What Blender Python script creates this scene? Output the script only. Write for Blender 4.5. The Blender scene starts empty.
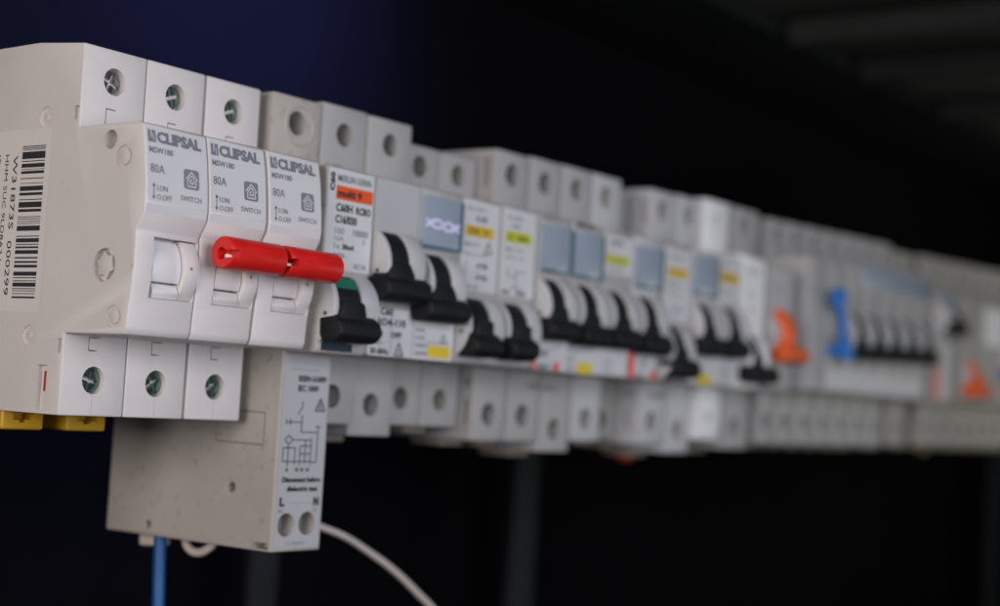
import bpy, bmesh, math, random
from mathutils import Vector, Matrix
random.seed(7)
S = 0.001                                   # everything below is written in millimetres
SC = bpy.context.scene
COL = SC.collection

# ------------------------------------------------------------------ camera
cam_d = bpy.data.cameras.new("camera")
cam = bpy.data.objects.new("camera", cam_d); COL.objects.link(cam)
Rv = Vector((0.58342036, -0.81005562, 0.0585711)); Uv = Vector((-0.08251611, 0.01262271, 0.99650979)); Fv = Vector((0.80796768, 0.58621716, 0.0594783))
CP = Vector((-221.183, -275.871, -32.581))
m = Matrix.Identity(4)
for i in range(3):
    m[i][0] = Rv[i]; m[i][1] = Uv[i]; m[i][2] = -Fv[i]; m[i][3] = CP[i] * S
cam.matrix_world = m
cam_d.sensor_width = 36; cam_d.lens = 1583 * 36 / 1000.0
cam_d.clip_start = 0.01; cam_d.clip_end = 50
cam_d.dof.use_dof = True
cam_d.dof.focus_distance = (Vector((24, -22, 5)) - CP).dot(Fv) * S
cam_d.dof.aperture_fstop = 8.2
SC.camera = cam

# ------------------------------------------------------------------ world, lamps, exposure
W = bpy.data.worlds.new("World"); SC.world = W; W.use_nodes = True
W.node_tree.nodes["Background"].inputs[0].default_value = (0.5, 0.55, 0.62, 1)
W.node_tree.nodes["Background"].inputs[1].default_value = 0.012
SC.view_settings.view_transform = 'Standard'; SC.view_settings.look = 'None'
SC.view_settings.exposure = 0; SC.view_settings.gamma = 1

def area(name, loc, target, size, power, colour, sy=None):
    l = bpy.data.lights.new(name, 'AREA'); l.energy = power; l.color = colour
    l.shape = 'RECTANGLE' if sy else 'SQUARE'; l.size = size * S
    if sy: l.size_y = sy * S
    o = bpy.data.objects.new(name, l); COL.objects.link(o)
    o.location = Vector(loc) * S
    o.rotation_euler = (Vector(target) - Vector(loc)).to_track_quat('-Z', 'Y').to_euler()
    return o
area("front_key_light", (-20, -600, 50), (60, -10, 0), 480, 2.6, (0.865, 0.885, 1.0), 320)  # soft cool key from the front, its source unseen
area("room_lamp", (-620, -200, 90), (20, 10, 0), 300, 3.8, (1.0, 0.915, 0.87))
sp = bpy.data.lights.new("blue_lamp", 'SPOT'); sp.energy = 5.5; sp.color = (0.22, 0.25, 0.95); sp.spot_size = math.radians(120); sp.spot_blend = 1.0; sp.shadow_soft_size = 0.03
so = bpy.data.objects.new("blue_lamp", sp); COL.objects.link(so); so.location = Vector((190, 10, 138)) * S
so.rotation_euler = (Vector((150, 130, 105)) - Vector((190, 10, 138))).to_track_quat('-Z', 'Y').to_euler()
area("roof_fill", (760, -300, -60), (760, -60, 150), 120, 0.42, (1.0, 1.0, 0.86))  # unseen fill added low down to brighten the roof sheet

# ------------------------------------------------------------------ materials
def mat(name, col, rough=0.5, metal=0.0, var=0.06, scale=60, bump=0.0, spec=0.5, dirt=None, dirtlo=.62, dirthi=.8, coat=0.0):
    m = bpy.data.materials.new(name); m.use_nodes = True
    nt = m.node_tree; b = nt.nodes["Principled BSDF"]
    b.inputs["Roughness"].default_value = rough; b.inputs["Metallic"].default_value = metal
    b.inputs["Specular IOR Level"].default_value = spec
    b.inputs["Coat Weight"].default_value = coat
    tc = nt.nodes.new("ShaderNodeTexCoord"); n = nt.nodes.new("ShaderNodeTexNoise")
    n.inputs["Scale"].default_value = scale; n.inputs["Detail"].default_value = 5
    nt.links.new(tc.outputs["Object"], n.inputs["Vector"])
    r = nt.nodes.new("ShaderNodeValToRGB")
    r.color_ramp.elements[0].position = 0.3; r.color_ramp.elements[1].position = 0.7
    r.color_ramp.elements[0].color = tuple(c * (1 - var) for c in col) + (1,)
    r.color_ramp.elements[1].color = tuple(min(1, c * (1 + var)) for c in col) + (1,)
    nt.links.new(n.outputs["Fac"], r.inputs["Fac"])
    out = r.outputs["Color"]
    if dirt:
        n2 = nt.nodes.new("ShaderNodeTexNoise"); n2.inputs["Scale"].default_value = 420; n2.inputs["Detail"].default_value = 4
        nt.links.new(tc.outputs["Object"], n2.inputs["Vector"])
        r2 = nt.nodes.new("ShaderNodeValToRGB")
        r2.color_ramp.elements[0].position = dirtlo; r2.color_ramp.elements[1].position = dirthi
        nt.links.new(n2.outputs["Fac"], r2.inputs["Fac"])
        mx = nt.nodes.new("ShaderNodeMix"); mx.data_type = 'RGBA'
        nt.links.new(r2.outputs["Color"], mx.inputs["Factor"]); nt.links.new(out, mx.inputs["A"])
        mx.inputs["B"].default_value = tuple(dirt) + (1,)
        out = mx.outputs["Result"]
    nt.links.new(out, b.inputs["Base Color"])
    if bump:
        n3 = nt.nodes.new("ShaderNodeTexNoise"); n3.inputs["Scale"].default_value = 2500; n3.inputs["Detail"].default_value = 2
        nt.links.new(tc.outputs["Object"], n3.inputs["Vector"])
        bp = nt.nodes.new("ShaderNodeBump"); bp.inputs["Strength"].default_value = bump; bp.inputs["Distance"].default_value = 0.0001
        nt.links.new(n3.outputs["Fac"], bp.inputs["Height"]); nt.links.new(bp.outputs["Normal"], b.inputs["Normal"])
    return m
M = {}
M['switch'] = mat('switch_white_plastic', (.66, .62, .60), .42, bump=.35, var=.03, dirt=(.5, .45, .42), dirtlo=.7, dirthi=.85)
M['body'] = mat('breaker_plastic', (.40, .392, .38), .48, bump=.3, var=.06, dirt=(.36, .33, .29), dirtlo=.6, dirthi=.85)
M['bodyb'] = mat('breaker_plastic_warm', (.36, .345, .315), .5, bump=.3, var=.08, dirt=(.3, .26, .21), dirtlo=.55, dirthi=.85)
M['bodyw'] = mat('pale_breaker_plastic', (.50, .50, .505), .45, bump=.3, var=.05)
M['bright'] = mat('new_white_plastic', (.80, .80, .80), .4, var=.02)
M['aged'] = mat('aged_cream_plastic', (.43, .40, .36), .55, bump=.4, var=.07, dirt=(.24, .2, .16), dirtlo=.585, dirthi=.9)
M['label'] = mat('label_paper', (.60, .60, .605), .5, var=.02)
M['label2'] = mat('grey_label', (.44, .44, .455), .5, var=.04)
M['sticker'] = mat('side_sticker', (.70, .66, .64), .45, var=.02)
M['ink'] = mat('black_ink', (.03, .03, .035), .5)
M['grey'] = mat('grey_ink', (.19, .195, .22), .5)
M['lgrey'] = mat('faded_ink', (.30, .30, .33), .5)
M['groove'] = mat('groove_dark', (.10, .09, .085), .8)
M['orange'] = mat('orange_print', (.74, .085, .012), .5)
M['yellow'] = mat('yellow_print', (.70, .53, .03), .5)
M['amber'] = mat('amber_print', (.62, .41, .03), .5)
M['lime'] = mat('lime_print', (.50, .52, .03), .5)
M['redp'] = mat('red_print', (.75, .09, .08), .5)
M['green'] = mat('green_mark', (.01, .17, .09), .4)
M['navy'] = mat('navy_plastic', (.02, .032, .05), .4)
M['black'] = mat('black_plastic', (.009, .010, .012), .6, spec=.25, bump=.4, var=.2)
M['orangep'] = mat('orange_plastic', (.82, .12, .02), .4)
M['bluep'] = mat('blue_plastic', (.01, .17, .55), .4)
M['red'] = mat('red_plastic', (.66, .014, .012), .36, var=.12, bump=.25, scale=200)
M['window'] = mat('blue_grey_window', (.29, .345, .41), .3, var=.05, coat=.3)
M['windowd'] = mat('window_frame', (.06, .12, .15), .35)
M['violet'] = mat('violet_glint_paint', (.72, .70, 1.0), .4)  # pale violet that paints a light reflection on the window
M['zinc'] = mat('green_zinc', (.17, .26, .22), .24, metal=.9, var=.25, scale=500)
M['zincb'] = mat('plain_zinc', (.26, .27, .29), .24, metal=.9, var=.2, scale=500)
M['dull'] = mat('dull_screw', (.05, .047, .043), .55, metal=.5, var=.3, scale=400)  # shade of the deep terminal holes put into the screw colour
M['screwgrey'] = mat('grey_terminal_screw', (.22, .23, .23), .5, metal=.3, var=.2, scale=400)
M['brass'] = mat('tarnished_screw', (.20, .17, .06), .5, metal=.5, var=.3, scale=400)
M['olive'] = mat('olive_screw', (.10, .16, .06), .5, metal=.4, var=.3, scale=400)
M['holed'] = mat('terminal_pocket', (.06, .055, .05), .8)
M['clip'] = mat('yellow_clip_plastic', (.52, .29, .01), .4, var=.08)
M['clipc'] = mat('cream_clip_plastic', (.30, .26, .20), .6, var=.1)
M['clear'] = mat('worn_white', (.74, .73, .74), .22, var=.05, coat=.4)
M['cblue'] = mat('blue_insulation', (.004, .08, .27), .4)
M['cwhite'] = mat('white_insulation', (.66, .57, .52), .45)
M['cred'] = mat('red_insulation', (.5, .05, .02), .45)
M['cbrown'] = mat('brown_insulation', (.28, .17, .05), .5)
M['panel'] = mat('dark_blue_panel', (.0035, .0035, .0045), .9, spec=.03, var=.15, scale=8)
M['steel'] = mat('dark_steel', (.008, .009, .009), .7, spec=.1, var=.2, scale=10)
M['beam'] = mat('catchlight_beam_paint', (.026, .028, .026), .7, spec=.1, var=.2, scale=10)  # lighter than the steel to paint the light these beams catch
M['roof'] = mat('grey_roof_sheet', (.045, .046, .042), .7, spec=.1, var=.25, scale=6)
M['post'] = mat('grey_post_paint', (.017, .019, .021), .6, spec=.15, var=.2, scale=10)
M['rail'] = mat('rail_steel', (.35, .35, .35), .4, metal=.9)
M['brownf'] = mat('gap_shade_brown', (.06, .044, .034), .6, var=.2)  # brown kept dark to paint the shadow in the row's gaps

# ------------------------------------------------------------------ mesh helpers
class MB:
    def __init__(s): s.v = []; s.f = []; s.m = []
    def add(s, vs, fs, mi=0):
        n = len(s.v); s.v += [tuple(v) for v in vs]; s.f += [tuple(n + i for i in f) for f in fs]; s.m += [mi] * len(fs)
    def bm(s, b, mi=0):
        b.verts.ensure_lookup_table(); b.verts.index_update()
        s.add([v.co[:] for v in b.verts], [[v.index for v in f.verts] for f in b.faces], mi)
        b.free()
    def box(s, a, b, mi=0, bev=0.0, seg=2):
        x0, y0, z0 = [min(p, q) for p, q in zip(a, b)]; x1, y1, z1 = [max(p, q) for p, q in zip(a, b)]
        bm_ = bmesh.new()
        vs = [bm_.verts.new(p) for p in ((x0,y0,z0),(x1,y0,z0),(x1,y1,z0),(x0,y1,z0),(x0,y0,z1),(x1,y0,z1),(x1,y1,z1),(x0,y1,z1))]
        for f in ((3,2,1,0),(4,5,6,7),(0,1,5,4),(1,2,6,5),(2,3,7,6),(3,0,4,7)): bm_.faces.new([vs[i] for i in f])
        if bev: bmesh.ops.bevel(bm_, geom=bm_.edges[:], offset=bev, segments=seg, affect='EDGES', profile=.6)
        s.bm(bm_, mi)
    def prism(s, prof, x0, x1, mi=0, bev=0.0, seg=2, ang=25):
        """profile of (y,z) swept along x"""
        bm_ = bmesh.new()
        a = [bm_.verts.new((x0, y, z)) for y, z in prof]; b = [bm_.verts.new((x1, y, z)) for y, z in prof]
        n = len(prof)
        bm_.faces.new(a); bm_.faces.new(b[::-1])
        for i in range(n): bm_.faces.new((a[i], b[i], b[(i + 1) % n], a[(i + 1) % n]))
        bmesh.ops.recalc_face_normals(bm_, faces=bm_.faces)
        if bev:
            es = [e for e in bm_.edges if e.calc_face_angle(0) > math.radians(ang)]
            bmesh.ops.bevel(bm_, geom=es, offset=bev, segments=seg, affect='EDGES', profile=.5, clamp_overlap=True)
        s.bm(bm_, mi)
    def cyl(s, c, r, h, axis='y', n=32, mi=0, bev=0.0, r2=None, seg=2):
        bm_ = bmesh.new()
        bmesh.ops.create_cone(bm_, cap_ends=True, segments=n, radius1=r, radius2=r if r2 is None else r2, depth=h)
        if bev:
            es = [e for e in bm_.edges if e.calc_face_angle(0) > math.radians(40)]
            bmesh.ops.bevel(bm_, geom=es, offset=bev, segments=seg, affect='EDGES', profile=.5)
        if axis == 'y': R = Matrix.Rotation(math.pi / 2, 4, 'X')
        elif axis == 'x': R = Matrix.Rotation(math.pi / 2, 4, 'Y')
        else: R = Matrix.Identity(4)
        bmesh.ops.transform(bm_, matrix=Matrix.Translation(c) @ R, verts=bm_.verts)
        s.bm(bm_, mi)
    def ring(s, c, r, t, axis='y', mi=0, n=28, h=.35):
        """thin raised torus"""
        vs = []; fs = []; k = 6
        for i in range(n):
            a = 2 * math.pi * i / n
            for j in range(k):
                b = 2 * math.pi * j / k
                rr = r + t * math.cos(b); d = h * math.sin(b)
                u, w = rr * math.cos(a), rr * math.sin(a)
                vs.append((c[0] + d, c[1] + u, c[2] + w) if axis == 'x' else (c[0] + u, c[1] + d, c[2] + w))
        for i in range(n):
            for j in range(k):
                fs.append((i * k + j, ((i + 1) % n) * k + j, ((i + 1) % n) * k + (j + 1) % k, i * k + (j + 1) % k))
        s.add(vs, fs, mi)
    def tube(s, pts, r, n=12, mi=0):
        P = [Vector(p) for p in pts]
        # catmull resample
        Q = []
        for i in range(len(P) - 1):
            p0 = P[max(i - 1, 0)]; p1 = P[i]; p2 = P[i + 1]; p3 = P[min(i + 2, len(P) - 1)]
            for k in range(6):
                t = k / 6
                Q.append(.5 * ((2 * p1) + (p2 - p0) * t + (2 * p0 - 5 * p1 + 4 * p2 - p3) * t * t + (3 * p1 - p0 - 3 * p2 + p3) * t ** 3))
        Q.append(P[-1])
        vs = []; fs = []
        up = Vector((0.13, 1, 0.21)).normalized()
        for i, q in enumerate(Q):
            d = (Q[min(i + 1, len(Q) - 1)] - Q[max(i - 1, 0)]).normalized()
            a = d.cross(up); a = a.normalized() if a.length > 1e-3 else d.orthogonal().normalized()
            b = d.cross(a); up = -b if (-b).dot(up) > 0 else b
            for j in range(n):
                t = 2 * math.pi * j / n
                vs.append(q + a * r * math.cos(t) + b * r * math.sin(t))
        for i in range(len(Q) - 1):
            for j in range(n): fs.append((i * n + j, i * n + (j + 1) % n, (i + 1) * n + (j + 1) % n, (i + 1) * n + j))
        fs.append(tuple(range(n))[::-1]); fs.append(tuple(range((len(Q) - 1) * n, len(Q) * n)))
        s.add(vs, fs, mi)
    def build(s, name, mats, parent=None, off=(0, 0, 0), smooth=True, cut=None, kind=None):
        me = bpy.data.meshes.new(name)
        me.from_pydata([(v[0] - off[0], v[1] - off[1], v[2] - off[2]) for v in s.v], [], s.f)
        for m_ in (mats if isinstance(mats, (list, tuple)) else [mats]): me.materials.append(M[m_])
        me.polygons.foreach_set("material_index", s.m)
        me.update()
        for cut in ([] if cut is None else cut if isinstance(cut, list) else [cut]):
            if not cut.v: continue
            ta = bpy.data.objects.new('tmp_a', me); COL.objects.link(ta)
            mc = bpy.data.meshes.new('tmp_c')
            mc.from_pydata([(v[0] - off[0], v[1] - off[1], v[2] - off[2]) for v in cut.v], [], cut.f)
            mc.materials.append(me.materials[0]); mc.update(); tb = bpy.data.objects.new('tmp_b', mc); COL.objects.link(tb)
            bo = ta.modifiers.new('b', 'BOOLEAN'); bo.operation = 'DIFFERENCE'; bo.object = tb; bo.solver = 'EXACT'; bo.use_self = True
            dg = bpy.context.evaluated_depsgraph_get()
            new = bpy.data.meshes.new_from_object(ta.evaluated_get(dg))
            bpy.data.objects.remove(ta); bpy.data.objects.remove(tb); me = new; me.name = name
        me.transform(Matrix.Scale(S, 4))
        if smooth:
            me.polygons.foreach_set("use_smooth", [True] * len(me.polygons))
            try: me.set_sharp_from_angle(angle=math.radians(32))
            except Exception: pass
        o = bpy.data.objects.new(name, me); COL.objects.link(o)
        if parent: o.parent = parent
        if kind: o['kind'] = kind
        return o

_tc = {}
def glyphs(txt, bold):
    k = (txt, bold)
    if k in _tc: return _tc[k]
    cu = bpy.data.curves.new('t', 'FONT'); cu.body = txt; cu.size = 1; cu.resolution_u = 2; cu.offset = bold; cu.fill_mode = 'FRONT'
    o = bpy.data.objects.new('t', cu); COL.objects.link(o)
    dg = bpy.context.evaluated_depsgraph_get(); me = bpy.data.meshes.new_from_object(o.evaluated_get(dg))
    vs = [(v.co.x, v.co.y) for v in me.vertices]; fs = [tuple(p.vertices) for p in me.polygons]
    bpy.data.objects.remove(o); bpy.data.curves.remove(cu); bpy.data.meshes.remove(me)
    xs = [v[0] for v in vs]; ys = [v[1] for v in vs]
    x0, y0 = min(xs), min(ys); w = max(xs) - x0; h = max(ys) - y0
    _tc[k] = ([((x - x0) / w, (y - y0) / h) for x, y in vs], fs, w / h)
    return _tc[k]

class Print:
    """flat marks laid on a front surface: fy(z) gives the y of that surface"""
    def __init__(s, mb, fy): s.mb = mb; s.fy = fy
    def put(s, x, z, lift): return (x, s.fy(z) - lift, z)
    def rect(s, x0, z0, x1, z1, mi, lift=.12, n=1):
        vs = []; fs = []
        for i in range(n + 1):
            z = z0 + (z1 - z0) * i / n
            vs += [s.put(x0, z, lift), s.put(x1, z, lift)]
        for i in range(n): fs.append((2 * i, 2 * i + 1, 2 * i + 3, 2 * i + 2))
        s.mb.add(vs, fs, mi)
    def line(s, x0, z0, x1, z1, w, mi, lift=.16):
        d = Vector((x1 - x0, z1 - z0)); n = Vector((-d.y, d.x)).normalized() * w / 2
        s.mb.add([s.put(x0 + n.x, z0 + n.y, lift), s.put(x1 + n.x, z1 + n.y, lift), s.put(x1 - n.x, z1 - n.y, lift), s.put(x0 - n.x, z0 - n.y, lift)], [(0, 1, 2, 3)], mi)
    def poly(s, pts, mi, lift=.16): s.mb.add([s.put(x, z, lift) for x, z in pts], [tuple(range(len(pts)))], mi)
    def text(s, t, x, z, h, mi, w=None, bold=0.0, lift=.16, rot=0):
        if mi == 1 and bold < .03: bold = .03
        g, fs, ar = glyphs(t, bold)
        if w is None: w = h * ar
        if rot == 0: vs = [s.put(x + u * w, z + v * h, lift) for u, v in g]
        else: vs = [s.put(x - v * h, z + u * w, lift) for u, v in g]      # reads upwards
        s.mb.add(vs, fs, mi)
    def house(s, x, z, q, mi, mj):
        r = .14 * q; pts = []
        for cx, cz, a0 in ((x + q - r, z + r, -90), (x + q - r, z + q - r, 0), (x + r, z + q - r, 90), (x + r, z + r, 180)):
            for k in range(5):
                a = math.radians(a0 + 22.5 * k); pts.append((cx + r * math.cos(a), cz + r * math.sin(a)))
        s.poly(pts, mi, .14)
        P = lambda u, v: (x + u * q, z + v * q)
        path = [P(.12, .5), P(.5, .88), P(.88, .5), P(.78, .5), P(.78, .14), P(.22, .14), P(.22, .46), P(.5, .70), P(.64, .52), P(.64, .30), P(.38, .30), P(.38, .46), P(.52, .46)]
        for i, (a, b) in enumerate(zip(path, path[1:])): s.line(a[0], a[1], b[0], b[1], .065 * q, mj, .17 + .004 * i)
    def tri(s, x, z, q, mi):
        s.line(x, z, x + q, z, .34, mi); s.line(x, z, x + q / 2, z + q * .9, .34, mi, .17); s.line(x + q, z, x + q / 2, z + q * .9, .34, mi, .18)

def tag(o, label, cat, group=None, kind=None):
    if label: o['label'] = label
    if cat: o['category'] = cat
    if group: o['group'] = group
    if kind: o['kind'] = kind
    return o
def empty(name, loc):
    o = bpy.data.objects.new(name, None); COL.objects.link(o); o.location = Vector(loc) * S; o.empty_display_size = .005
    return o

# ------------------------------------------------------------------ screw head (shared meshes)
_sc = {}
def screw_mesh(material, r, ang):
    k = (material, r, ang)
    if k in _sc: return _sc[k]
    a = MB(); a.cyl((0, 0, 0), r, 1.6, 'y', 32, bev=.35)
    c = MB()
    b = bmesh.new()
    for (w, d) in ((r * 1.8, .8), (.8, r * 1.6)):
        t = MB(); t.box((-w / 2, -2, -d / 2), (w / 2, .5 if w > d else .55, d / 2))
        n = len(c.v); c.v += t.v; c.f += [tuple(n + i for i in f) for f in t.f]; c.m += t.m
    o = a.build('terminal_screw', material, cut=c)
    me = o.data; bpy.data.objects.remove(o)
    me.transform(Matrix.Rotation(math.radians(ang), 4, 'Y'))
    _sc[k] = me; return me
def screw(parent, x, y, z, material, off, r=2.9, ang=0, name='terminal_screw'):
    o = bpy.data.objects.new(name, screw_mesh(material, r, ang)); COL.objects.link(o); o.parent = parent
    o.location = ((x - off[0]) * S, (y - off[1]) * S, (z - off[2]) * S); return o

ZT, ZB, HT, HB = 20.8, -24.2, 39.3, -42.0
GROUP = 'circuit breakers mounted side by side in the row'
def clampseg(prof, z):
    for (y0, z0), (y1, z1) in zip(prof, prof[1:]):
        if z0 >= z >= z1: return y0 + (y1 - y0) * (z0 - z) / max(z0 - z1, 1e-6)
    return prof[-1][0]

# ------------------------------------------------------------------ the three white isolating switches
SWP = [(-19.3, 20.9), (-20.6, 20.4), (-21.7, 15.3), (-22.6, 8.5), (-23.0, 3.8), (-22.7, 1.6), (-20.7, -2.0), (-20.9, -4), (-21.0, -9), (-20.6, -14), (-20.2, -18), (-19.9, -22.8), (-19.2, -24.1)]
def make_switch(x0, first, red, label, tone):
    w = 17.8; x1 = x0 + w; off = (x0 + w / 2, 22, HB)
    root = tag(empty('isolating_switch', off), label, 'switch', 'white isolating switches at the left end of the row')
    b = MB()
    prof = [(.2, HT), (16, 40.6), (30, 40.3), (44, 38.5), (44, 18), (39, 18), (39, -18), (44, -18), (44, -40), (30, HB), (0, HB), (0, ZB)] + SWP[::-1] + [(0, ZT)]
    b.prism(prof, x0, x1, bev=.45, seg=2, ang=24)
    c = MB(); cx = x0 + 8.9
    c.cyl((cx, 0, 32.2), 3.05, 5, 'y'); c.cyl((cx, 0, -34.1), 3.05, 5, 'y')
    c.box((cx - .06, -1, 35.4), (cx + .06, .12, 39)); c.box((cx - .06, -1, -41.5), (cx + .06, .12, -37.3))     # moulding seams
    cb, cd = MB(), MB()
    cb.box((x0 + 6.9, -1, 22.0), (x0 + 7.15, 2.6, 26.0)); cd.box((x0 + 7.0, -1, 25.78), (x0 + 9.8, 2.5, 26.03))
    cb.box((x0 + 6.9, -1, -27.7), (x0 + 7.15, 2.6, -24.6)); cd.box((x0 + 7.0, -1, -24.83), (x0 + 10.2, 2.5, -24.58)); cd.box((x0 + 7.0, -1, -27.72), (x0 + 9.4, 2.5, -27.47))
    # window for the rocker
    c.box((x0 + 4.9, -26, -16.0), (x0 + 17.5, -17.2, -3.0))
    if first:
        c.cyl((x0, -10.7, 17.4), 2.05, 7, 'x')                                   # blind rivet hole
        st = bmesh.new()                                                          # torx recess
        pts = []
        for k in range(12):
            rr = 3.2 if k % 2 == 0 else 2.1; a = math.pi * k / 6 + .3
            pts.append((-11.4 + rr * .95 * math.cos(a), -9.5 + rr * math.sin(a)))
        t = MB(); t.prism(pts, x0 + .25, x0 + 2.5, bev=.2); st.free()
        c.box((x0 - 1, 4.7, -41.0), (x0 + 1.3, 7.9, -31.3))
        c.box((x0 - 1, .5, 22.3), (x0 + 1, 2.1, 25.4)); c.box((x0 - 1, .3, -28.6), (x0 + 1, 1.9, -25.4))
        c.cyl((x0, -15.2, 13.6), 2.4, 1.1, 'x'); c.cyl((x0, -15.5, -20.3), 2.3, .9, 'x'); c.cyl((x0, 11.3, 23.4), 2.4, .9, 'x'); c.cyl((x0, 11.7, -25), 2.3, .9, 'x')
        c.cyl((x0, -20.2, -9.6), .3, .8, 'x', 12); c.cyl((x0, -11.4, -9.5), 3.6, 3.4, 'x')
    o = b.build('housing', tone, root, off, cut=[c, cb, cd])
    if first:
        t.build('star_rivet', tone, root, off)
        for yy, zz, rr in ((-15.2, 13.6, 1.9), (-15.5, -20.3, 1.7), (11.3, 23.4, 1.0), (11.7, -25, 1.0)):
            d = MB(); d.cyl((x0 + .36, yy, zz), rr, .5, 'x', 28, bev=.15); d.build('rivet_plug', tone, root, off)
        d = MB(); d.box((x0 + .3, 4.75, -37), (x0 + 1.25, 5.9, -32.6)); d.build('flag', 'cred', root, off)
    # recess, rocker and cheek
    d = MB()
    R, yc, zc = 9.2, -12.6, -9.4
    def arcprof(R, yc, zc, z0, z1, back=-17.3, n=18):
        p = [(back, z0)]
        for i in range(n + 1):
            z = z0 + (z1 - z0) * i / n; p.append((yc - math.sqrt(max(R * R - (z - zc) ** 2, 0)), z))
        return p + [(back, z1)]
    d.prism(arcprof(8.6, -12.2, -9.4, -3.4, -12.4), x0 + 5.2, x0 + 13.2, bev=.12, ang=40)
    d.prism([(-17.3, -12.6), (-19.6, -12.8), (-20.5, -14.6), (-19.8, -15.9), (-17.3, -15.9)], x0 + (5.9 if first else 5.2), x0 + 13.2, bev=.2, ang=20)
    d.build('rocker', 'clear' if first else 'switch', root, off)
    d = MB(); c = MB()
    d.prism(arcprof(9.3, -12.6, -9.3, -3.15, -15.85), x0 + 13.45, x0 + 17.4, bev=.15, ang=40)
    c.cyl((x0 + 15.2, -22, -8.9), .38, 2.4, 'y', 14)
    d.build('cheek', 'switch', root, off, cut=c)
    if first:      # chipped black crumb at the broken rocker
        d = MB(); d.prism([(-17.5, -12.7), (-20.2, -13), (-19.9, -14.6), (-17.5, -15)], x0 + 5.0, x0 + 5.6, bev=.1); d.build('rocker_chip', 'groove', root, off)
    # label
    L = MB(); fy = lambda z: clampseg(SWP, z); P = Print(L, fy)
    P.rect(x0 + .5, 1.9, x1 - .35, 20.0, 0, .05, 12)
    a = x0
    P.rect(a + .9, 16.7, a + 3.0, 19.3, 1); P.rect(a + 1.55, 17.6, a + 1.85, 19.3, 0, .2); P.rect(a + 2.2, 16.9, a + 2.4, 18.5, 0, .2)
    P.text('CLIPSAL', a + 3.3, 16.7, 2.6, 1, w=12.6, bold=.055)
    P.text('MSW180', a + 1.0, 14.4, 1.3, 2, w=6.6, bold=.01)
    P.text('80A', a + 1.2, 10.2, 1.9, 2, w=3.9)
    P.house(a + 10.6, 8.0, 4.3, 1, 0)
    P.line(a + 2.1, 4.9, a + 2.1, 7.7, .17, 2); P.poly([(a + 1.65, 7.3), (a + 2.55, 7.3), (a + 2.1, 8.1)], 2); P.poly([(a + 1.65, 5.3), (a + 2.1, 4.5), (a + 2.55, 5.3)], 2)
    P.text('I.ON', a + 3.0, 6.5, 1.15, 2, w=2.9); P.text('O.OFF', a + 3.0, 4.6, 1.15, 2, w=4.1)
    P.text('SWITCH', a + 9.6, 5.3, 1.15, 2, w=6.0)
    L.build('label', ['label', 'grey', 'grey'], root, off, smooth=False)
    # screws
    screw(root, cx, 2.5, 32.2, 'zincb' if first else 'zinc', off, 2.75, 24 if first else -20)
    screw(root, cx, 2.0, -34.1, 'zinc', off, 2.75, -75 if first else 60)
    # toggle bar
    if red:
        h = MB(); c = MB(); xa, xb = x0 + .4, x0 + 17.5 + (.3 if red == 2 else 0)
        h.cyl(((xa + xb) / 2, -27.4, -4.9), 3.6, xb - xa, 'x', 40, bev=.6, seg=3)
        h.prism([(-17.5, -6.5), (-26, -7.5), (-27, -3.2), (-17.5, -4.2)], xa + 6, xa + 12, bev=.2)
        c.cyl((xa, -27.2, -5.1), 1.35, 5, 'x', 20); c2 = MB(); c2.box((xa - 1, -33, -6.0), (xa + 2.0, -27.0, -4.3))
        hd = h.build('red_handle', 'red', root, off, cut=[c, c2])
        d = MB(); d.cyl((xa + 1.6, -27.9, -5.7), .6, 1.6, 'x', 16, bev=.2); pin = d.build('handle_pin', 'clear', hd, off)
    # DIN clip under the body
    d = MB(); k0, k1 = x0 + .8, x0 + 12.4
    d.box((k0, 20, -46.2), (k1, 30, -41.0), bev=.9, seg=3)
    c = MB(); c.box((k0 + 3, 18, -43.9), (k1 - 3, 24, -41.5)); c.box((k0 + 4.8, 18, -44.5), (k1 - 4.8, 24, -43))
    if red != 2: d.build('rail_clip', 'clip', root, off, cut=c)
    return root
s1 = make_switch(0, True, 0, 'leftmost white switch, barcode sticker on its bare side, broken rocker and no red handle', 'switch')
s2 = make_switch(18.05, False, 1, 'middle of the three white switches, carrying the left red handle tube', 'switch')
s3 = make_switch(36.6, False, 2, 'third white switch, with the right red handle tube, above the long cream lower block', 'switch')

# barcode sticker on the side of the first switch (a part of it)
B = MB()
def sidepoly(pts, mi, lift): B.add([(-lift, y, z) for y, z in pts], [tuple(range(len(pts)))], mi)
sidepoly([(9.0, 21), (30, 21), (30, -20), (8.7, -20)], 0, .05)
bars = [(47,50),(53,56),(59,61),(66,89),(95,98),(104,117),(122,124),(128,137),(151,154),(167,169),(177,192),(198,207),(219,222),(228,246),(251,260),(275,277.5),(282,284.5),(290,292.5),(297,299),(305,321),(337,340),(345,358),(363,366),(371,377),(383,395),(405,410),(418,424),(430,439),(452,465),(470,473),(480,483),(487,500),(505,508),(512,514.5),(521,523.5),(531,537)]
zb = lambda t: 17.2 - (t - 47) / 490 * 34.1
for a_, b_ in bars: sidepoly([(18.7, zb(a_)), (10.7, zb(a_)), (10.7, zb(b_)), (18.7, zb(b_))], 1, .1)
def sidetext(t, y, z, h, w, mi=1, bold=0.0):
    g, fs, ar = glyphs(t, bold)
    B.add([(-.11, y - v * h, z - u * w) for u, v in g], fs, mi)
sidetext('W31873S  000299', 21.8, 15.2, 1.6, 31.5)
sidetext('HHM SUC 9LD8A3 J', 25.0, 15.5, 1.6, 24)
sidetext('IEC NO 50LDA3 2', 28.0, 15.5, 1.6, 24)
B.build('barcode_sticker', ['sticker', 'ink'], s1, (8.9, 22, HB), smooth=False)

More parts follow.
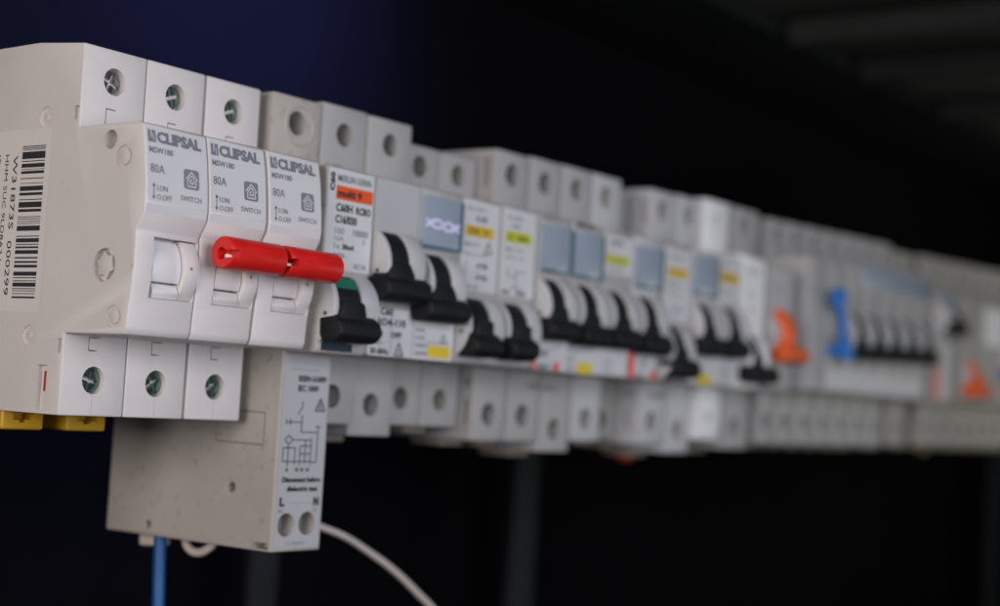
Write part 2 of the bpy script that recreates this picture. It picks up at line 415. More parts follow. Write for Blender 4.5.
# ------------------------------------------------------------------ generic rail breakers
def breaker(label, poles, name='circuit_breaker', cat='circuit breaker', tone='body', draw=None, clip='clipc', group=GROUP, lower=None):
    """poles: list of dicts x0 x1 top bot syt syb zc aw bar arc window"""
    X0 = poles[0]['x0']; X1 = poles[-1]['x1']; zbase = min(p.get('bot', HB) for p in poles)
    off = ((X0 + X1) / 2, 22, zbase)
    root = tag(empty(name, off), label, cat, group)
    b = MB(); c = MB()
    for p in poles:
        x0, x1 = p['x0'], p['x1'] - (.2 if p['x0'] < 146 else .55)
        top, bot, yt, yb = p.get('top', HT), p.get('bot', HB), p.get('syt', 0), p.get('syb', 0)
        if lower:
            base = [(50, -73), (-9.3, -73), (-9.3, ZB - .3)]
        else: base = [(44, bot + 2), (34, bot), (yb, bot), (yb, ZB)]
        nz0, nz1 = p.get('nz', (ZT, ZB))
        if not lower: base[-1] = (yb, nz1)
        prof = [(yt, top), (34, top), (44, top - 2), (44, 18), (40, 18), (40, -18), (44, -18)] + ([(50, -30)] if lower else []) + base + [(-19.3, nz1 if not lower else ZB - .3), (-20, nz1 + .7), (-20, nz0 - .7), (-19.3, nz0), (yt, nz0)]
        b.prism(prof, x0, x1, bev=.5, seg=2, ang=24)
        cx = (x0 + x1) / 2
        if p.get('hole', 1):
            hz = p.get('hzt', top - 6.5); c.cyl((cx, yt, hz), p.get('hr', 3.1), 9.0, 'y', 28)
            if not lower: c.cyl((cx, yb, p.get('hzb', bot + 8)), p.get('hr', 3.1), 9.0, 'y', 28)
    if lower:
        x0 = poles[0]['x0']
        c.cyl((x0 + 4.8, -9.3, -66.5), 2.85, 12.0, 'y', 28); c.cyl((x0 + 12.2, -9.3, -66.3), 2.85, 12.0, 'y', 28)
        c2 = MB(); c2.cyl((x0, 5.2, -58.4), 1.25, 8, 'x', 20); c.cyl((x0, 33.9, -70.2), 1.1, 6, 'x', 20)
        c.cyl((x0, 5.7, -58.4), 2.1, .6, 'x', 24)
        c.box((x0 - 1, -8.4, -72.4), (x0 + 4, -3.8, -70.9))
        for (ya, za, yb_, zb_) in ((-4.8, -39.4, -4.5, -47.45), (11.5, -39.4, 11.8, -47.45), (-4.7, -47.6, 11.7, -47.2), (-4.7, -39.7, 11.7, -39.45)):
            (c if za == -39.4 else c2).box((x0 - 1, min(ya, yb_), min(za, zb_)), (x0 + 1.6, max(ya, yb_), max(za, zb_)))
    for p in poles:                                                       # vents on bare sides
        if p.get('slot'):
            c.box((p['x0'] - 1, -1.4, 29), (p['x0'] + 1.5, .8, 37)); c.box((p['x0'] - 1, 1.2, -41), (p['x0'] + 1.5, 3.2, -34))
            c.cyl((p['x0'], -.4, 23.8), 1.1, 3, 'x', 16); c.cyl((p['x0'], 2.2, -28.6), 1.3, 3, 'x', 16)
        if p.get('cutx'): c.box(*p['cutx'])
    b.build('housing', tone, root, off, cut=[c, c2] if lower else c)
    for p in poles:
        x0, x1 = p['x0'], p['x1'] - .2; cx = (x0 + x1) / 2
        top, bot, yt, yb = p.get('top', HT), p.get('bot', HB), p.get('syt', 0), p.get('syb', 0)
        if p.get('hole', 1):
            sm = p.get('screw', 'dull')
            screw(root, cx, yt + 4.6, p.get('hzt', top - 6.5), sm, off, p.get('hr', 3.1) - .25, random.randint(0, 90))
            if not lower: screw(root, cx, yb + 4.6, p.get('hzb', bot + 8), p.get('screwb', sm), off, p.get('hr', 3.1) - .25, random.randint(0, 90))
        if 'ring' in p:
            d = MB(); d.ring((cx + .8, yt - .05, top - 7.2), 5.0, .28); d.build('moulded_ring', tone, root, off)
        zc = p.get('zc')
        if zc is not None:
            aw = p.get('aw', 7.0); xa = p.get('xa', x0 + 1.8); xb = xa + aw
            R = 10.4
            def disc(mb, xs, xe, R, mi=0, dot=False):
                pr = [(-15 - R * math.cos(t), zc + R * math.sin(t)) for t in [math.radians(-58 + 116 * i / 20) for i in range(21)]]
                mb.prism([(-19.2, pr[0][1])] + pr + [(-19.2, pr[-1][1])], xs, xe, mi, bev=.25, ang=40)
            pro = p.get('pro', R)
            ck = MB(); disc(ck, x0 + .15, xa - .2, pro); ch = ck.build('cheek', 'bodyw' if tone != 'bright' else tone, root, off)
            ck = MB(); disc(ck, xb + .2, min(xb + 6.2, x1 - .5), pro); ck.build('cheek', 'bodyw' if tone != 'bright' else tone, root, off)
            dd = MB(); dd.cyl((x0 + .1, -22.0, zc - 1.5), .5, .5, 'x', 12); dd.build('pivot_dot', 'groove', ch, off)
            tg = MB(); disc(tg, xa, xb, p.get('tr', pro - .45))
            bz = p.get('bz', zc - 5.0); h0, h1 = p.get('bar', (x0 + .4, x1 - .2))
            pr = [(-19.9, bz + 2.4), (-24.8, bz + 3.1), (-27.2, bz + 1.2), (-27.6, bz - 1.6), (-25.4, bz - 3.4), (-21.0, bz - 3.5), (-20.2, bz - 2)]
            tg.prism(pr, h0, h1, bev=1.8, seg=4, ang=20)
            if True:                                            # widened shoulder between arc and bar
                hw = p.get('hw', min((h1 - h0) * .36, 6)); m_ = (xa + xb) / 2
                pz = [(m_ - hw, bz), (m_ - hw * .86, bz + 3.6), (xa + .4, bz + 6.4), (xb - .4, bz + 6.4), (m_ + hw * .86, bz + 3.6), (m_ + hw, bz)]
                bq = bmesh.new(); A_ = [bq.verts.new((x, -25.9, z)) for x, z in pz]; B_ = [bq.verts.new((x, -20, z)) for x, z in pz]
                bq.faces.new(A_); bq.faces.new(B_[::-1])
                for i in range(6): bq.faces.new((A_[i], B_[i], B_[(i + 1) % 6], A_[(i + 1) % 6]))
                bmesh.ops.recalc_face_normals(bq, faces=bq.faces); bmesh.ops.bevel(bq, geom=bq.edges[:], offset=.7, segments=2, affect='EDGES', profile=.5)
                tg.bm(bq)
            t = tg.build('toggle', p.get('tmat', 'black'), root, off)
            if p.get('mark'):
                g = MB(); z2 = zc + 6.4
                g.prism([(-21.4 - .2, z2 + .9), (-22.7, z2 - .9), (-23.1, z2 - 1.6), (-21.0, z2 - 1.2)], xa + .2, xb - .2); g.build('position_mark', 'green', t, off)
        if p.get('window'):
            z0, z1 = p['window']
            d = MB(); d.box((x0 + .6, -21.0, z0), (x1 - .3, -19.5, z1), bev=.45)
            wn = d.build('label_window', 'window', root, off)
            d = MB(); d.box((x1 - 1.7, -21.25, z0 + .4), (x1 - .4, -20.6, z1 - .4), bev=.2); d.box((x0 + .9, -21.2, z0 + .3), (x1 - 1.9, -20.7, z0 + 1.1), bev=.1); d.build('window_edge', 'windowd', wn, off)
            if p.get('glint'):  # violet light reflected in the window, drawn as pale zigzag strokes
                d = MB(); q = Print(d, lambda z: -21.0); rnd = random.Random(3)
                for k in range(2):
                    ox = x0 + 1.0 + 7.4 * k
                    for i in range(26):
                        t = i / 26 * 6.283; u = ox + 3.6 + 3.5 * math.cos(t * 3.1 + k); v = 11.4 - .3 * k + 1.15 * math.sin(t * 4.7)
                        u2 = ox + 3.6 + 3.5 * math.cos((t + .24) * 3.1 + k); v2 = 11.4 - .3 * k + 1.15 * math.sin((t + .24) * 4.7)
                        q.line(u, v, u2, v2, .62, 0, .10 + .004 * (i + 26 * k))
                d.build('painted_glint', 'violet', wn, off, smooth=False)
    if draw:
        L = MB(); P = Print(L, (lambda z: -20.0)); draw(P, X0)
        LU, LD = MB(), MB()
        for f_, m_ in zip(L.f, L.m):
            q = LU if sum(L.v[i][2] for i in f_) / len(f_) > -9.5 else LD
            q.add([L.v[i] for i in f_], [tuple(range(len(f_)))], m_)
        for q, nm in ((LU, 'label'), (LD, 'lower_label')):
          if q.v: q.build(nm, ['label2', 'ink', 'grey', 'lgrey', 'orange', 'yellow', 'amber', 'lime', 'redp', 'label', 'navy', 'bright'], root, off, smooth=False)
    for p in poles:
        if p.get('marks'):
            for (t_, dx, z_, h_, w_) in p['marks']:
                yy = p.get('syt', 0) if z_ > 0 else p.get('syb', 0)
                d = MB(); Print(d, lambda z: yy).text(t_, p['x0'] + dx, z_, h_, 0, w=w_, bold=.03, lift=.1); d.build('terminal_marking', 'grey', root, off, smooth=False)
    if clip:
        d = MB()
        for p in poles[::1]:
            d.box((p['x0'] + 2, 12, p.get('bot', HB) - 2.2), (p['x1'] - 5, 24, p.get('bot', HB) + 1), bev=.6)
        if not lower: d.build('rail_clip', clip, root, off)
    return root, off
# ink indices: 0 label2 1 ink 2 grey 3 lgrey 4 orange 5 yellow 6 amber 7 lime 8 red 9 label 10 navy 11 bright

# --- device 4: the tall residual-current breaker with long lower block
def draw4(P, a):
    P.rect(a + .5, -4.2, a + 17.2, 20.2, 9, .04)
    P.text('C60', a + 2.6, 14.6, 1.7, 1, w=4.6, bold=.05, rot=1)
    P.text('MERLIN GERIN', a + 3.6, 17.2, 1.7, 2, w=12.2, bold=.01)
    P.rect(a + 3.3, 12.9, a + 16.7, 16.2, 4); P.text('multi 9', a + 4.0, 13.5, 1.9, 1, w=8.6, bold=.04, lift=.2)
    P.text('C60H', a + 3.5, 9.9, 2.1, 1, w=6.0, bold=.02); P.text('RCBO', a + 10.8, 9.9, 1.9, 1, w=5.4)
    P.text('C16/030', a + 3.5, 7.1, 2.1, 1, w=7.8, bold=.01)
    P.text('100', a + 3.6, 4.5, 1.6, 3, w=3.4); P.text('10000', a + 10.2, 4.5, 1.7, 2, w=5.6)
    P.text('16A', a + 3.6, 2.9, 1.2, 3, w=3.4); P.text('3', a + 14.0, 2.7, 1.3, 2)
    P.text('I n', a + 3.6, .9, 1.4, 2); P.text('30mA', a + 6.6, .9, 1.4, 1, w=4.4, bold=.03)
    P.text('240V~', a + 3.6, -1.4, 1.4, 2, w=5); P.text('MSW', a + 3.4, -3.6, 1.3, 2, w=4.2); P.text('XC10', a + 11, -3.4, 1.3, 2, w=4.6)
    P.rect(a + 1.4, -23.8, a + 12.6, -21.4, 10)
p4 = dict(x0=58.4, x1=76.2, zc=-13.5, bz=-18.2, aw=8.4, xa=60.4, bar=(58.4, 73.6), mark=1, riser=1, ring=1, top=39.8, hzt=33.2, screw='zincb', syt=-.4, pro=9.8)
r4, o4 = breaker('tall cream breaker with orange stripe, black toggle and long block hanging below', [p4], name='residual_current_breaker', tone='aged', draw=draw4, lower=True, group=None)
L = MB(); P = Print(L, lambda z: -9.3); a = 58.4
P.rect(a + 1.0, -61.8, a + 17.0, -25.4, 0, .05)
def holepatch(xa, xb, za, zb_, cx, cz, r):
    n = 40; vs = []
    for i in range(n):
        t = 2 * math.pi * i / n; c_, s_ = math.cos(t), math.sin(t)
        k = min((xb - cx) / c_ if c_ > 1e-6 else (xa - cx) / c_ if c_ < -1e-6 else 1e9, (zb_ - cz) / s_ if s_ > 1e-6 else (za - cz) / s_ if s_ < -1e-6 else 1e9)
        vs += [(cx + r * c_, -9.35, cz + r * s_), (cx + k * c_, -9.35, cz + k * s_)]
    L.add(vs, [(2 * i, 2 * i + 1, (2 * i + 3) % (2 * n), (2 * i + 2) % (2 * n)) for i in range(n)], 0)
holepatch(a + 1.0, a + 8.6, -72.2, -61.8, a + 4.8, -66.5, 2.95); holepatch(a + 8.6, a + 17.0, -72.2, -61.8, a + 12.2, -66.3, 2.95)
P.text('BSEN 61009', a + 6.0, -31.6, 1.6, 1, w=9.8, bold=.03); P.text('IEC 1009', a + 6.0, -34.0, 1.6, 1, w=7.2, bold=.03)
P.line(a + 3.2, -28.6, a + 13, -28.6, .25, 2)
P.tri(a + 12.6, -38.6, 3.4, 1); P.text('C', a + 13.7, -38.2, 1.4, 1)
x = a + 8
for seg in ((x, -38.6, x, -40.2), (x, -40.2, x - 1.6, -42.6), (x, -42.8, x, -48), (x - 5, -45, x, -45), (x - 4, -44, x - 4, -46), (x - 5.4, -44.2, x - 5.4, -45.8),
            (x, -48, x + 6, -48), (x + 6, -46.2, x + 6, -57.2), (x - 5.6, -50.4, x - 4.2, -49), (x - 4.2, -49, x - 2.8, -50.4), (x - 2.8, -50.4, x - 4.2, -51.8), (x - 4.2, -51.8, x - 5.6, -50.4),
            (x - 2.8, -50.4, x + 3.8, -50.4), (x + 3.8, -49.6, x + 3.8, -58), (x - 6, -52.8, x - 1.8, -52.8), (x - 6, -52.8, x - 6, -57), (x - 6, -57, x + 4, -57), (x - 1.8, -52.8, x - 1.8, -58),
            (x, -52.2, x + 4, -52.2), (x, -52.2, x, -58.2), (x + 1.8, -50.4, x + 1.8, -57.6), (x, -54.6, x + 3.8, -54.6), (x + 6, -57.2, x + 4.2, -57.2), (x - 4.2, -51.8, x - 4.2, -58.4), (x + 5, -46.2, x + 7, -46.2)):
    zz = lambda z: -36.4 + (z + 38.6) * .80
    P.line(seg[0], zz(seg[1]), seg[2], zz(seg[3]), .24, 1)
for hx in (a + 4.8, a + 12.2):
    d = MB(); d.cyl((hx, -5.2, -66.4), 2.6, 1.0, 'y', 28, bev=.2); d.box((hx - .4, -5.9, -68.4), (hx + .4, -5.6, -64.4)); d.build('terminal_screw', 'screwgrey', r4, o4)
for i, ch in enumerate('ANNN'): P.text(ch, a + 3.2 + [0, 3.6, 5.4, 7.4][i], -53.6, 1.0, 1)
P.text('Disconnect before', a + 2.4, -56.2, 1.35, 1, w=13.6, bold=.05); P.text('dielectric test', a + 4.2, -58.4, 1.3, 1, w=11, bold=.05)
P.text('L', a + 2.0, -62.0, 2.2, 1, w=1.7, bold=.06); P.text('N', a + 14.0, -62.0, 2.2, 1, w=1.9, bold=.06); P.text('IN', a + 1.8, -63.6, 1.0, 2); P.text('IN', a + 14.2, -63.6, 1.0, 2); P.line(a + 5, -61.2, a + 13, -61.2, .15, 2); P.text('2.5mm', a + 5.5, -71.4, 1.0, 2, w=6)
L2 = L
L.build('circuit_diagram_label', ['label2', 'ink', 'lgrey'], r4, o4, smooth=False)

# --- small helpers to draw the repeating labels
def small_lines(P, x, z, rows, mi=2, w=9, h=1.2, step=2.1):
    for i, t in enumerate(rows): P.text(t, x, z - i * step, h, mi, w=w * min(1, len(t) / 8))
def draw56(P, a):
    b = a + 17.8
    P.rect(a + .4, 2, a + 17.3, 20.2, 0, .04)
    P.rect(a + .6, -24, b + 17.0, -12.0, 9, .04)
    P.text('C60', a + 4.4, -13.0 - .7, 1.9, 1, w=5); P.text('BRO4-110', a + 1.6, -15.0 - 1.4, 2.0, 1, w=13.0, bold=.03)
    P.text('10', a + 3.0, -19.4, 2.0, 1, w=2.8, bold=.03); P.text('OFF', a + 9, -19.2, 1.5, 1, w=4.2)
    P.text('240V~', a + 1.6, -21.2, 1.2, 2, w=5); P.text('50 60Hz', a + 1.4, -23.6, 1.6, 1, w=7, bold=.03); P.tri(a + 10.6, -23.6, 3.6, 1); P.text('C', a + 11.9, -23.3, 1.3, 1)
    P.line(a + 9.2, -23.8, a + 9.2, -13, .15, 3); P.line(b, -23.8, b, -13, .15, 3)
    small_lines(P, b + 1.2, -17, ['10A', '16A', '100V', '6000'], 2, 10, 1.2, 2.0)
    P.rect(b + 6.4, -23.3, b + 15.6, -20.2, 5); P.line(b + 6, -19.4, b + 15.6, -19.4, .2, 2); P.tri(b + 11.6, -19.2, 2.4, 2)
p5 = dict(x0=76.4, x1=94.1, zc=-1.5, bz=-7.0, bar=(75.0, 92.4), top=40.6, bot=-42.0, hzt=33.2, hzb=-34.8, riser=1, screw='zincb', syt=-.4, syb=-2, marks=[('J (A)', 2.2, 23.2, 2.0, 6.5)])
p6 = dict(x0=94.2, x1=111.9, zc=-5.2, bz=-10.8, bar=(92.3, 109.6), top=40.2, bot=-45.0, hzt=33.4, hzb=-36.6, window=(4.6, 18.6), glint=1, riser=1, screw='dull', syt=-1.2)
breaker('double breaker with a blank white plate and a blue-grey window with painted violet scribble', [p5, p6], draw=draw56)

def draw7(P, a):
    P.rect(a + .4, -4.4, a + 17, 19.8, 9, .04)
    P.text('RCBO', a + 2.6, 17.0, 1.4, 3, w=8); P.text('C10', a + 6, 14.4, 1.5, 1, w=5, bold=.02)
    P.rect(a + 1.8, 10.2, a + 14.4, 13.2, 6); P.text('CX  C', a + 3, 11.0, 1.4, 1, w=9, lift=.2)
    P.text('BS71', a + 1.8, 7.4, 1.2, 2, w=6); P.tri(a + 10.6, 6.2, 3.4, 1); P.text('SEC 5 02', a + 1.8, 4.9, 1.1, 3, w=10)
    for z in (2.2, -1.0): P.line(a + 7.6, z, a + 9.2, z + .8, .6, 1); P.text('5k', a + 10, z - .3, 1.4, 1, w=2.6)
    P.line(a + 2.6, 3.8, a + 2.6, -1.6, .2, 2); P.line(a + 8.2, 3.2, a + 8.2, -1.4, .2, 2); P.text('100 A1', a + 2.0, -3.9, 1.1, 2, w=6.5)
def draw8(P, a):
    P.rect(a + .4, -4.4, a + 17, 19.8, 9, .04)
    P.text('CLIPS', a + 2.6, 16.8, 1.3, 2, w=7.6); P.text('T80', a + 4.4, 14.6, 1.2, 2, w=4.6)
    P.rect(a + 2.2, 10.6, a + 14.6, 13.8, 7); P.text('C  10A', a + 3.4, 11.4, 1.5, 1, w=9.6, lift=.2)
    P.text('BS 31', a + 2.6, 8.0, 1.2, 2, w=8); P.text('EN 10', a + 2.6, 5.9, 1.1, 3, w=9)
    for sg in ((a + 4, 3.4, a + 4, 1.2), (a + 4, 1.2, a + 8, 1.2), (a + 8, 3.2, a + 8, -1.8), (a + 8, 2.2, a + 12, 2.8), (a + 6, -1.8, a + 10, -1.8)): P.line(*sg, .3, 2)
    P.text('100', a + 1.6, -3.9, 1.1, 1, w=3.6); P.text('S36', a + 8.6, -3.9, 1.4, 1, w=4.4)
common78 = dict(aw=8.2, top=36.4, hr=3.1, hzt=30.6, hzb=-34.4, syt=2.8, syb=4.6, bot=-42, screw='olive', pro=9.6)
p7 = dict(x0=112.1, x1=129.9, zc=-14.2, bz=-18.8, bar=(112.4, 124.8), riser=1, **common78)
breaker('single breaker with an amber label band and green-tinged screws, right of the painted violet scribble', [p7], draw=draw7)
p8 = dict(x0=130.0, x1=147.4, zc=-14.2, bz=-18.8, bar=(129.8, 142.2), riser=1, **{**common78, 'screw': 'brass', 'screwb': 'brass'})
breaker('single breaker with a lime-yellow label band, just left of the pair of blue-grey windows', [p8], draw=draw8)

def draw9(P, a):
    b = a + 17.4; c = a + 35.0
    P.text('RCBO-G', a + 1.5, 18.9, 1.3, 2, w=9)
    P.text('MERLIN', b + 1.5, 21.2 - 2.2, 1.3, 1, w=10)
    P.rect(a + .5, -24, c + 16.8, -14.5, 9, .04)
    P.rect(a - .1 + .6, -24.2, a + 2.2, -20.0, 8, .1); P.rect(a + 11.6, -24.2, a + 14.2, -21.6, 8, .1); P.text('(1)', a + 3.4, -20.4, 2.2, 1, w=4); P.text('ENV 1', a + 3.0, -23.8, 1.4, 1, w=8)
    P.line(a + 6, -19, a + 14, -16.8, .25, 2)
    P.rect(b + 6.2, -24.2, b + 14.6, -20.9, 5, .12); P.text('C16', b + .6, -18.4, 1.4, 2, w=5); P.text('100A', b + .4, -20.8, 1.2, 2, w=4.4); P.text('6000', b + .4, -23.2, 1.2, 2, w=4.4)
    P.line(b + 6, -17.6, b + 15, -16.4, .3, 2)
    P.rect(c + .3, 7, c + 17, 18.6, 9, .04); P.text('R76', c + 5, 16, 1.5, 1, w=6); P.rect(c + 1.8, 10.0, c + 15, 12.9, 7, .12); P.text('C 6A', c + 5, 10.7, 1.3, 2, w=7, lift=.2); P.text('CO60', c + 3.6, 7.9, 1.2, 2, w=8)
    P.text('240V', c + 3, -20.6, 1.3, 3, w=6); P.text('50Hz', c + 3, -23.0, 1.3, 3, w=6)
p9 = dict(x0=148.2, x1=165.4, zc=-6.5, bz=-12.0, top=39.9, bot=-45.6, hzt=33.2, hzb=-37.8, syt=-3.6, syb=0, slot=1, window=(3.8, 17.8), bar=(147.8, 163.0), hr=3.4)
p10 = dict(marks=[('C60N', 4, 22.6, 1.9, 9.5), ('C60N 16', 10, -29.5, 1.9, 9)], x0=165.6, x1=182.9, zc=-6.5, bz=-12.7, top=40.4, bot=-45.6, hzt=33.3, hzb=-37.8, syt=-3.6, window=(3.7, 17.8), bar=(165.4, 180.6), hr=3.4)
p11 = dict(marks=[('40 A', 2, -29.7, 1.9, 7)], x0=183.1, x1=200.6, zc=-6.8, bz=-12.4, top=40.6, bot=-48.6, hzt=33.8, hzb=-41.6, syt=-3.6, screw='brass', bar=(183.0, 198.4), mark=1, hr=3.4)
breaker('triple breaker with two blue-grey windows side by side above its row of black toggles', [p9, p10, p11], draw=draw9, tone='body')
def draw12(P, a):
    P.rect(a + .4, -24, a + 17, -14.5, 9, .04); P.rect(a + .2, -24.2, a + 3.8, -14.2, 8, .1); P.text('(2)', a + 6, -19.6, 1.8, 2, w=5); P.line(a + 6, -22.6, a + 12, -18.2, .3, 2); P.text('ENV 1', a + 4.4, -24, 1.2, 1, w=7.4); P.rect(a + 13.6, -24.2, a + 16.8, -21.4, 8, .1)
p12 = dict(x0=200.8, x1=218.8, zc=-6.8, bz=-13.1, top=40.7, bot=-45.0, hzt=33.8, hzb=-38, syt=-3.4, window=(4.0, 17.5), bar=(201.0, 216.6), screw='brass', hr=3.4)
breaker('single breaker with blue-grey window and a red strip left of its lower label', [p12], draw=draw12, tone='bodyw')
def draw13(P, a):
    P.rect(a + .4, -5, a + 17, 19.0, 9, .04); P.text('RC10', a + 4.5, 15.6, 1.5, 2, w=7.4); P.rect(a + 2.6, 9.6, a + 15.4, 12.8, 6); P.text('C  C', a + 6, 10.4, 1.4, 2, w=5, lift=.2)
    P.text('BS71', a + 4, 6.6, 1.4, 2, w=8); P.text('5 32', a + 4, 3.6, 1.4, 2, w=8); P.line(a + 8, 1.6, a + 8, -3, .4, 2); P.text('10', a + 9.5, -1.4, 1.4, 2, w=3)
p13 = dict(x0=220.0, x1=237.6, zc=-15.0, bz=-19.6, aw=6.6, top=40.2, bot=-44.5, hzt=33.2, hzb=-38, syt=6.0, syb=6.0, bar=(220.6, 235.6), riser=1, hr=3.1, screw='dull')
breaker('single breaker with amber band whose small black toggle hangs lower than both neighbours', [p13], draw=draw13, tone='bodyb')
def draw14(P, a):
    b = a + 18
    P.rect(a + .4, -24.0, a + 35, -15.5, 9, .04); P.rect(a + 7.0, -24.4, a + 16.6, -20.8, 5); P.text('C16', a + 1, -18.6, 1.4, 2, w=5); P.text('230V', b + 4, -19.6, 1.3, 2, w=7); P.text('50Hz', b + 4, -22.6, 1.3, 2, w=7)
    P.rect(b + .4, 5, b + 17, 19.6, 9, .04); P.rect(b + 2.2, 11.2, b + 15.4, 14.8, 6); P.text('C 10', b + 4, 12.2, 1.4, 1, w=8, lift=.2); P.text('RC', b + 4, 16.4, 1.4, 2, w=6); P.text('10kA', b + 4, 7.6, 1.3, 2, w=8)
p14 = dict(marks=[('C60N 10', 8, 23.2, 1.7, 9), ('C60N', 6, -29.8, 1.8, 10)], x0=238.2, x1=256.2, zc=-5.8, bz=-11.4, top=41.0, bot=-45.6, hzt=34.4, hzb=-37.8, syt=-3.0, syb=-2.5, slot=1, window=(4.8, 18.8), bar=(238.2, 253.4), hr=3.4)
p15 = dict(x0=256.4, x1=274.2, zc=-5.6, bz=-11.2, top=41.4, bot=-48.4, hzt=35.0, hzb=-40.4, syt=-3.0, syb=-2.5, bar=(256.4, 270.6), mark=1, screw='brass', hr=3.4)
breaker('double breaker with one blue-grey window and two black toggles, left of the bright white one', [p14, p15], draw=draw14, tone='bodyw')
def draw16(P, a):
    P.rect(a + .8, -7, a + 17.4, 20.2, 11, .04); P.text('MCB', a + 4, 16.0, 1.8, 2, w=9); P.text('C16', a + 5, 8, 1.8, 3, w=7); P.text('6kA', a + 5, 3, 1.5, 3, w=7)
p16 = dict(x0=274.6, x1=292.6, zc=-14.0, bz=-19.0, top=42.6, bot=-43.4, hzt=36.0, hzb=-35.4, syt=-4.5, syb=-5, aw=6, bar=(274.2, 293.6), hw=4.6, mark=1, riser=1, hr=2.0, nz=(22.4, ZB - .4))
breaker('bright new white single breaker with low black toggle, left of the orange toggle', [p16], tone='bright', draw=draw16)
def draw17(P, a):
    P.rect(a + .8, 3, a + 17.0, 19.6, 0, .04); P.text('C20', a + 5, 12.0, 1.8, 3, w=7)
p17 = dict(x0=296.6, x1=318.0, zc=-4.0, bz=-10.6, top=42.8, bot=-46.6, hzt=36.6, hzb=-38.5, syt=-3.6, syb=-3, aw=6.4, xa=301.5, pro=8.0, tr=11.0, hw=4.2, bar=(298.4, 317.0), tmat='orangep', riser=1, hr=3.4)
breaker('breaker with a bright orange T-shaped toggle, right of the bright white one', [p17], draw=draw17)

# brown filler for the gaps, their shadow painted into its dark colour
def filler(x0, x1, top, bot, label, tone='brownf', front=-12):
    off = ((x0 + x1) / 2, 22, bot); root = tag(empty('gap_filler', off), label, 'blanking strip')
    d = MB(); d.prism([(front, 20), (3, 20), (3, top - 2), (44, top - 2), (44, bot + 2), (3, bot + 2), (3, -23), (front, -23)], x0, x1, bev=.5); d.build('strip_body', tone, root, off)
    d = MB(); d.box((x0 + .6, front - .5, -16), (x1 - .6, front + .4, 15), bev=.3); d.build('strip_face', tone, root, off)
filler(318.6, 328.6, 41.5, -45, 'brown recessed gap filler between the orange toggle and the wide blue-handled unit')

# --- wide block with blue handle
def draw18(P, a):
    a += 16
    P.rect(a + 32, 20.5, a + 103, 27.8, 0, .05)
    for i in range(5): P.text('C16', a + 26 + 17 * i, 14.5, 1.9, 3, w=8); P.text('400V', a + 26 + 17 * i, 10.8, 1.5, 3, w=8)
    P.rect(a + 3, -22, a + 103, -14, 9, .05); P.rect(a + 5, -4, a + 9, -1, 2)
poles = []
edges = [329.2, 345.5, 363.5, 381.5, 399.5, 417.5, 435.5, 452.5]
for i in range(7):
    e = dict(x0=edges[i], x1=edges[i + 1], top=42.5 + i * .5, bot=-44.5, hzt=36.5 + i * .4, hzb=-36, syt=-2, syb=-1, hr=3.5, screw='ink', nz=(28 + i * .6, -23.4))  # black screw heads paint the dark inside the terminal holes
    if i >= 2: e.update(zc=-.5 + i * .5, bz=-7.2 + i * .5, aw=8.6, bar=(edges[i] + 1, edges[i + 1] - 2.2))
    poles.append(e)
r18, o18 = breaker('wide multi-pole breaker with a tall blue handle and a row of small black toggles', poles, name='multi_pole_breaker', draw=draw18)
d = MB(); d.cyl((346.6, -24.6, 12.6), 4.4, 4, 'y', 24, bev=1.0)
pr = [(348.0, 11), (350.4, 7), (353.0, -1), (360.0, -6.4), (361.0, -10.2), (350.6, -10.2), (350.0, -6.6), (351.0, -1.5), (348.9, 5), (346.0, 9)]
bmx = bmesh.new(); a1 = [bmx.verts.new((x, -26.2, z)) for x, z in pr]; b1 = [bmx.verts.new((x, -23.0, z)) for x, z in pr]
bmx.faces.new(a1); bmx.faces.new(b1[::-1])
for i in range(len(pr)): bmx.faces.new((a1[i], b1[i], b1[(i + 1) % len(pr)], a1[(i + 1) % len(pr)]))
bmesh.ops.recalc_face_normals(bmx, faces=bmx.faces); bmesh.ops.bevel(bmx, geom=bmx.edges[:], offset=.6, segments=2, affect='EDGES')
d.bm(bmx); d.box((348, -23.5, -9), (360, -19.5, -5), bev=.5); d.build('blue_handle', 'bluep', r18, o18)
d = MB(); d.box((378, -21.4, 21.0), (450, -19.8, 29.5), bev=.5); d.build('label_window', 'window', r18, o18)

# far end of the row
filler(453.2, 461, 44.5, -44, 'grey-brown recessed gap filler with painted shade right of the wide blue-handled unit', 'brownf', -8)
def draw20(P, a): P.rect(a + 2, -22, a + 8, -8, 8, .06); P.rect(a + 10, -22, a + 21, 4, 9, .05)
p20 = dict(x0=461.4, x1=485, zc=12.6, bz=10.6, xa=474, aw=7, bar=(462, 486), top=44.5, bot=-44, hzt=38, hzb=-36, nz=(26, -23.4), window=(15, 24.5), hr=3.5, screw='ink')  # ink-black screws stand for the shade in the holes here too
breaker('blurred breaker with blue-grey window and a black toggle set high, near the right edge', [p20], draw=draw20, tone='bodyb')
filler(485.6, 497.5, 44.5, -44, 'thin gap filler with painted shade beside the last orange toggle at the right', 'brownf', -6)
def draw21(P, a): P.rect(a + 28, 6, a + 58, 24, 11, .05)
pl = [dict(x0=498 + i * 18, x1=516 + i * 18, top=46 + i * .5, bot=-43.4, hzt=39, hzb=-35.5, nz=(27, -22.5), hr=3.5, screw='ink') for i in range(9)]  # black screws, terminal hole shade put into their colour
pl[0].update(zc=-10, bz=-16.5, xa=505.5, aw=6, hw=7.5, pro=7.4, tr=9, bar=(498.6, 519), tmat='orangep', riser=1)
pl[3].update(zc=-2, bz=-7, xa=557, aw=7, bar=(552, 569), tmat='bluep')
breaker('wide grey-beige unit at the right edge with an orange triangular toggle', pl, name='multi_pole_breaker', tone='bodyb', draw=draw21)

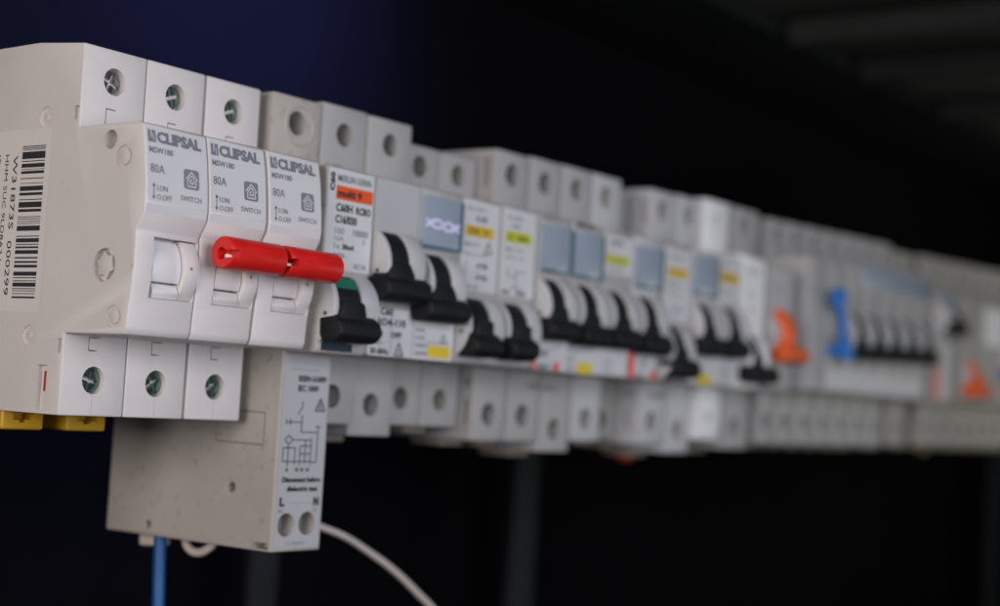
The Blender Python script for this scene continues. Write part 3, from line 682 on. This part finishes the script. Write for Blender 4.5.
# ------------------------------------------------------------------ rail, cables
rr = MB(); rr.prism([(39.9, 17.4), (41, 17.4), (41, 13), (47, 13), (47, -13), (41, -13), (41, -17.4), (39.9, -17.4), (39.9, -12), (45.8, -12), (45.8, 12), (39.9, 12)], -6, 700)
tag(rr.build('mounting_rail', 'rail', None), 'steel top-hat rail behind the whole row of breakers', 'rail')
def cable(name, pts, r, m_, label, cat='cable'):
    d = MB(); d.tube(pts, r, 14); return tag(d.build(name, m_), label, cat)
cable('blue_cable', [(62, 33.2, -70), (62, 33.0, -76), (62, 32.6, -84), (62, 32.1, -91), (62, 30.6, -120)], 1.65, 'cblue', 'blue insulated cable dropping straight down from the cream block')
cable('white_cable', [(67, 29, -70), (66.5, 28.4, -74.2), (66, 25.8, -76.3), (66, 22.5, -76.6), (66, 19.6, -75.3), (66.2, 18, -73.6), (67, 17.6, -70)], 1.1, 'cwhite', 'short white wire looping under the cream block, right of the blue cable')
cable('white_cable', [(70, 22, -66.9), (76.5, 14, -67.2), (84, 11, -67.0), (90, 10, -67.9), (97.1, 10, -69.8), (107.5, 10, -72.9), (118.4, 10, -77.7), (129, 10, -83.0), (140, 10, -89.8), (152, 10, -98.6), (170, 12, -118)], .95, 'cwhite', 'long pinkish white wire curving out to the lower right of the cream block')
fer = MB(); fer.cyl((66, 41.5, -74.4), 2.6, 4.6, 'z', 20, bev=.8); fer.box((63.2, 36.5, -76.4), (69, 41, -72.9), bev=.9); tag(fer.build('cable_ferrule', 'cwhite'), 'cream cable sleeve under the left rear corner of the cream block', 'sleeve')
cable('red_cable', [(262, 24, -40), (262, 22, -47), (264, 20, -50), (270, 20, -51), (278, 24, -48), (282, 30, -40)], 2.0, 'cred', 'dark red cable loop peeping out under the middle of the row')
cable('brown_cable', [(552, 24, -38), (552, 22, -43), (554, 20, -46), (560, 20, -46.5), (566, 26, -40)], 1.8, 'cbrown', 'brown cable loop peeping out under the far right end of the row')

# ------------------------------------------------------------------ cabinet behind
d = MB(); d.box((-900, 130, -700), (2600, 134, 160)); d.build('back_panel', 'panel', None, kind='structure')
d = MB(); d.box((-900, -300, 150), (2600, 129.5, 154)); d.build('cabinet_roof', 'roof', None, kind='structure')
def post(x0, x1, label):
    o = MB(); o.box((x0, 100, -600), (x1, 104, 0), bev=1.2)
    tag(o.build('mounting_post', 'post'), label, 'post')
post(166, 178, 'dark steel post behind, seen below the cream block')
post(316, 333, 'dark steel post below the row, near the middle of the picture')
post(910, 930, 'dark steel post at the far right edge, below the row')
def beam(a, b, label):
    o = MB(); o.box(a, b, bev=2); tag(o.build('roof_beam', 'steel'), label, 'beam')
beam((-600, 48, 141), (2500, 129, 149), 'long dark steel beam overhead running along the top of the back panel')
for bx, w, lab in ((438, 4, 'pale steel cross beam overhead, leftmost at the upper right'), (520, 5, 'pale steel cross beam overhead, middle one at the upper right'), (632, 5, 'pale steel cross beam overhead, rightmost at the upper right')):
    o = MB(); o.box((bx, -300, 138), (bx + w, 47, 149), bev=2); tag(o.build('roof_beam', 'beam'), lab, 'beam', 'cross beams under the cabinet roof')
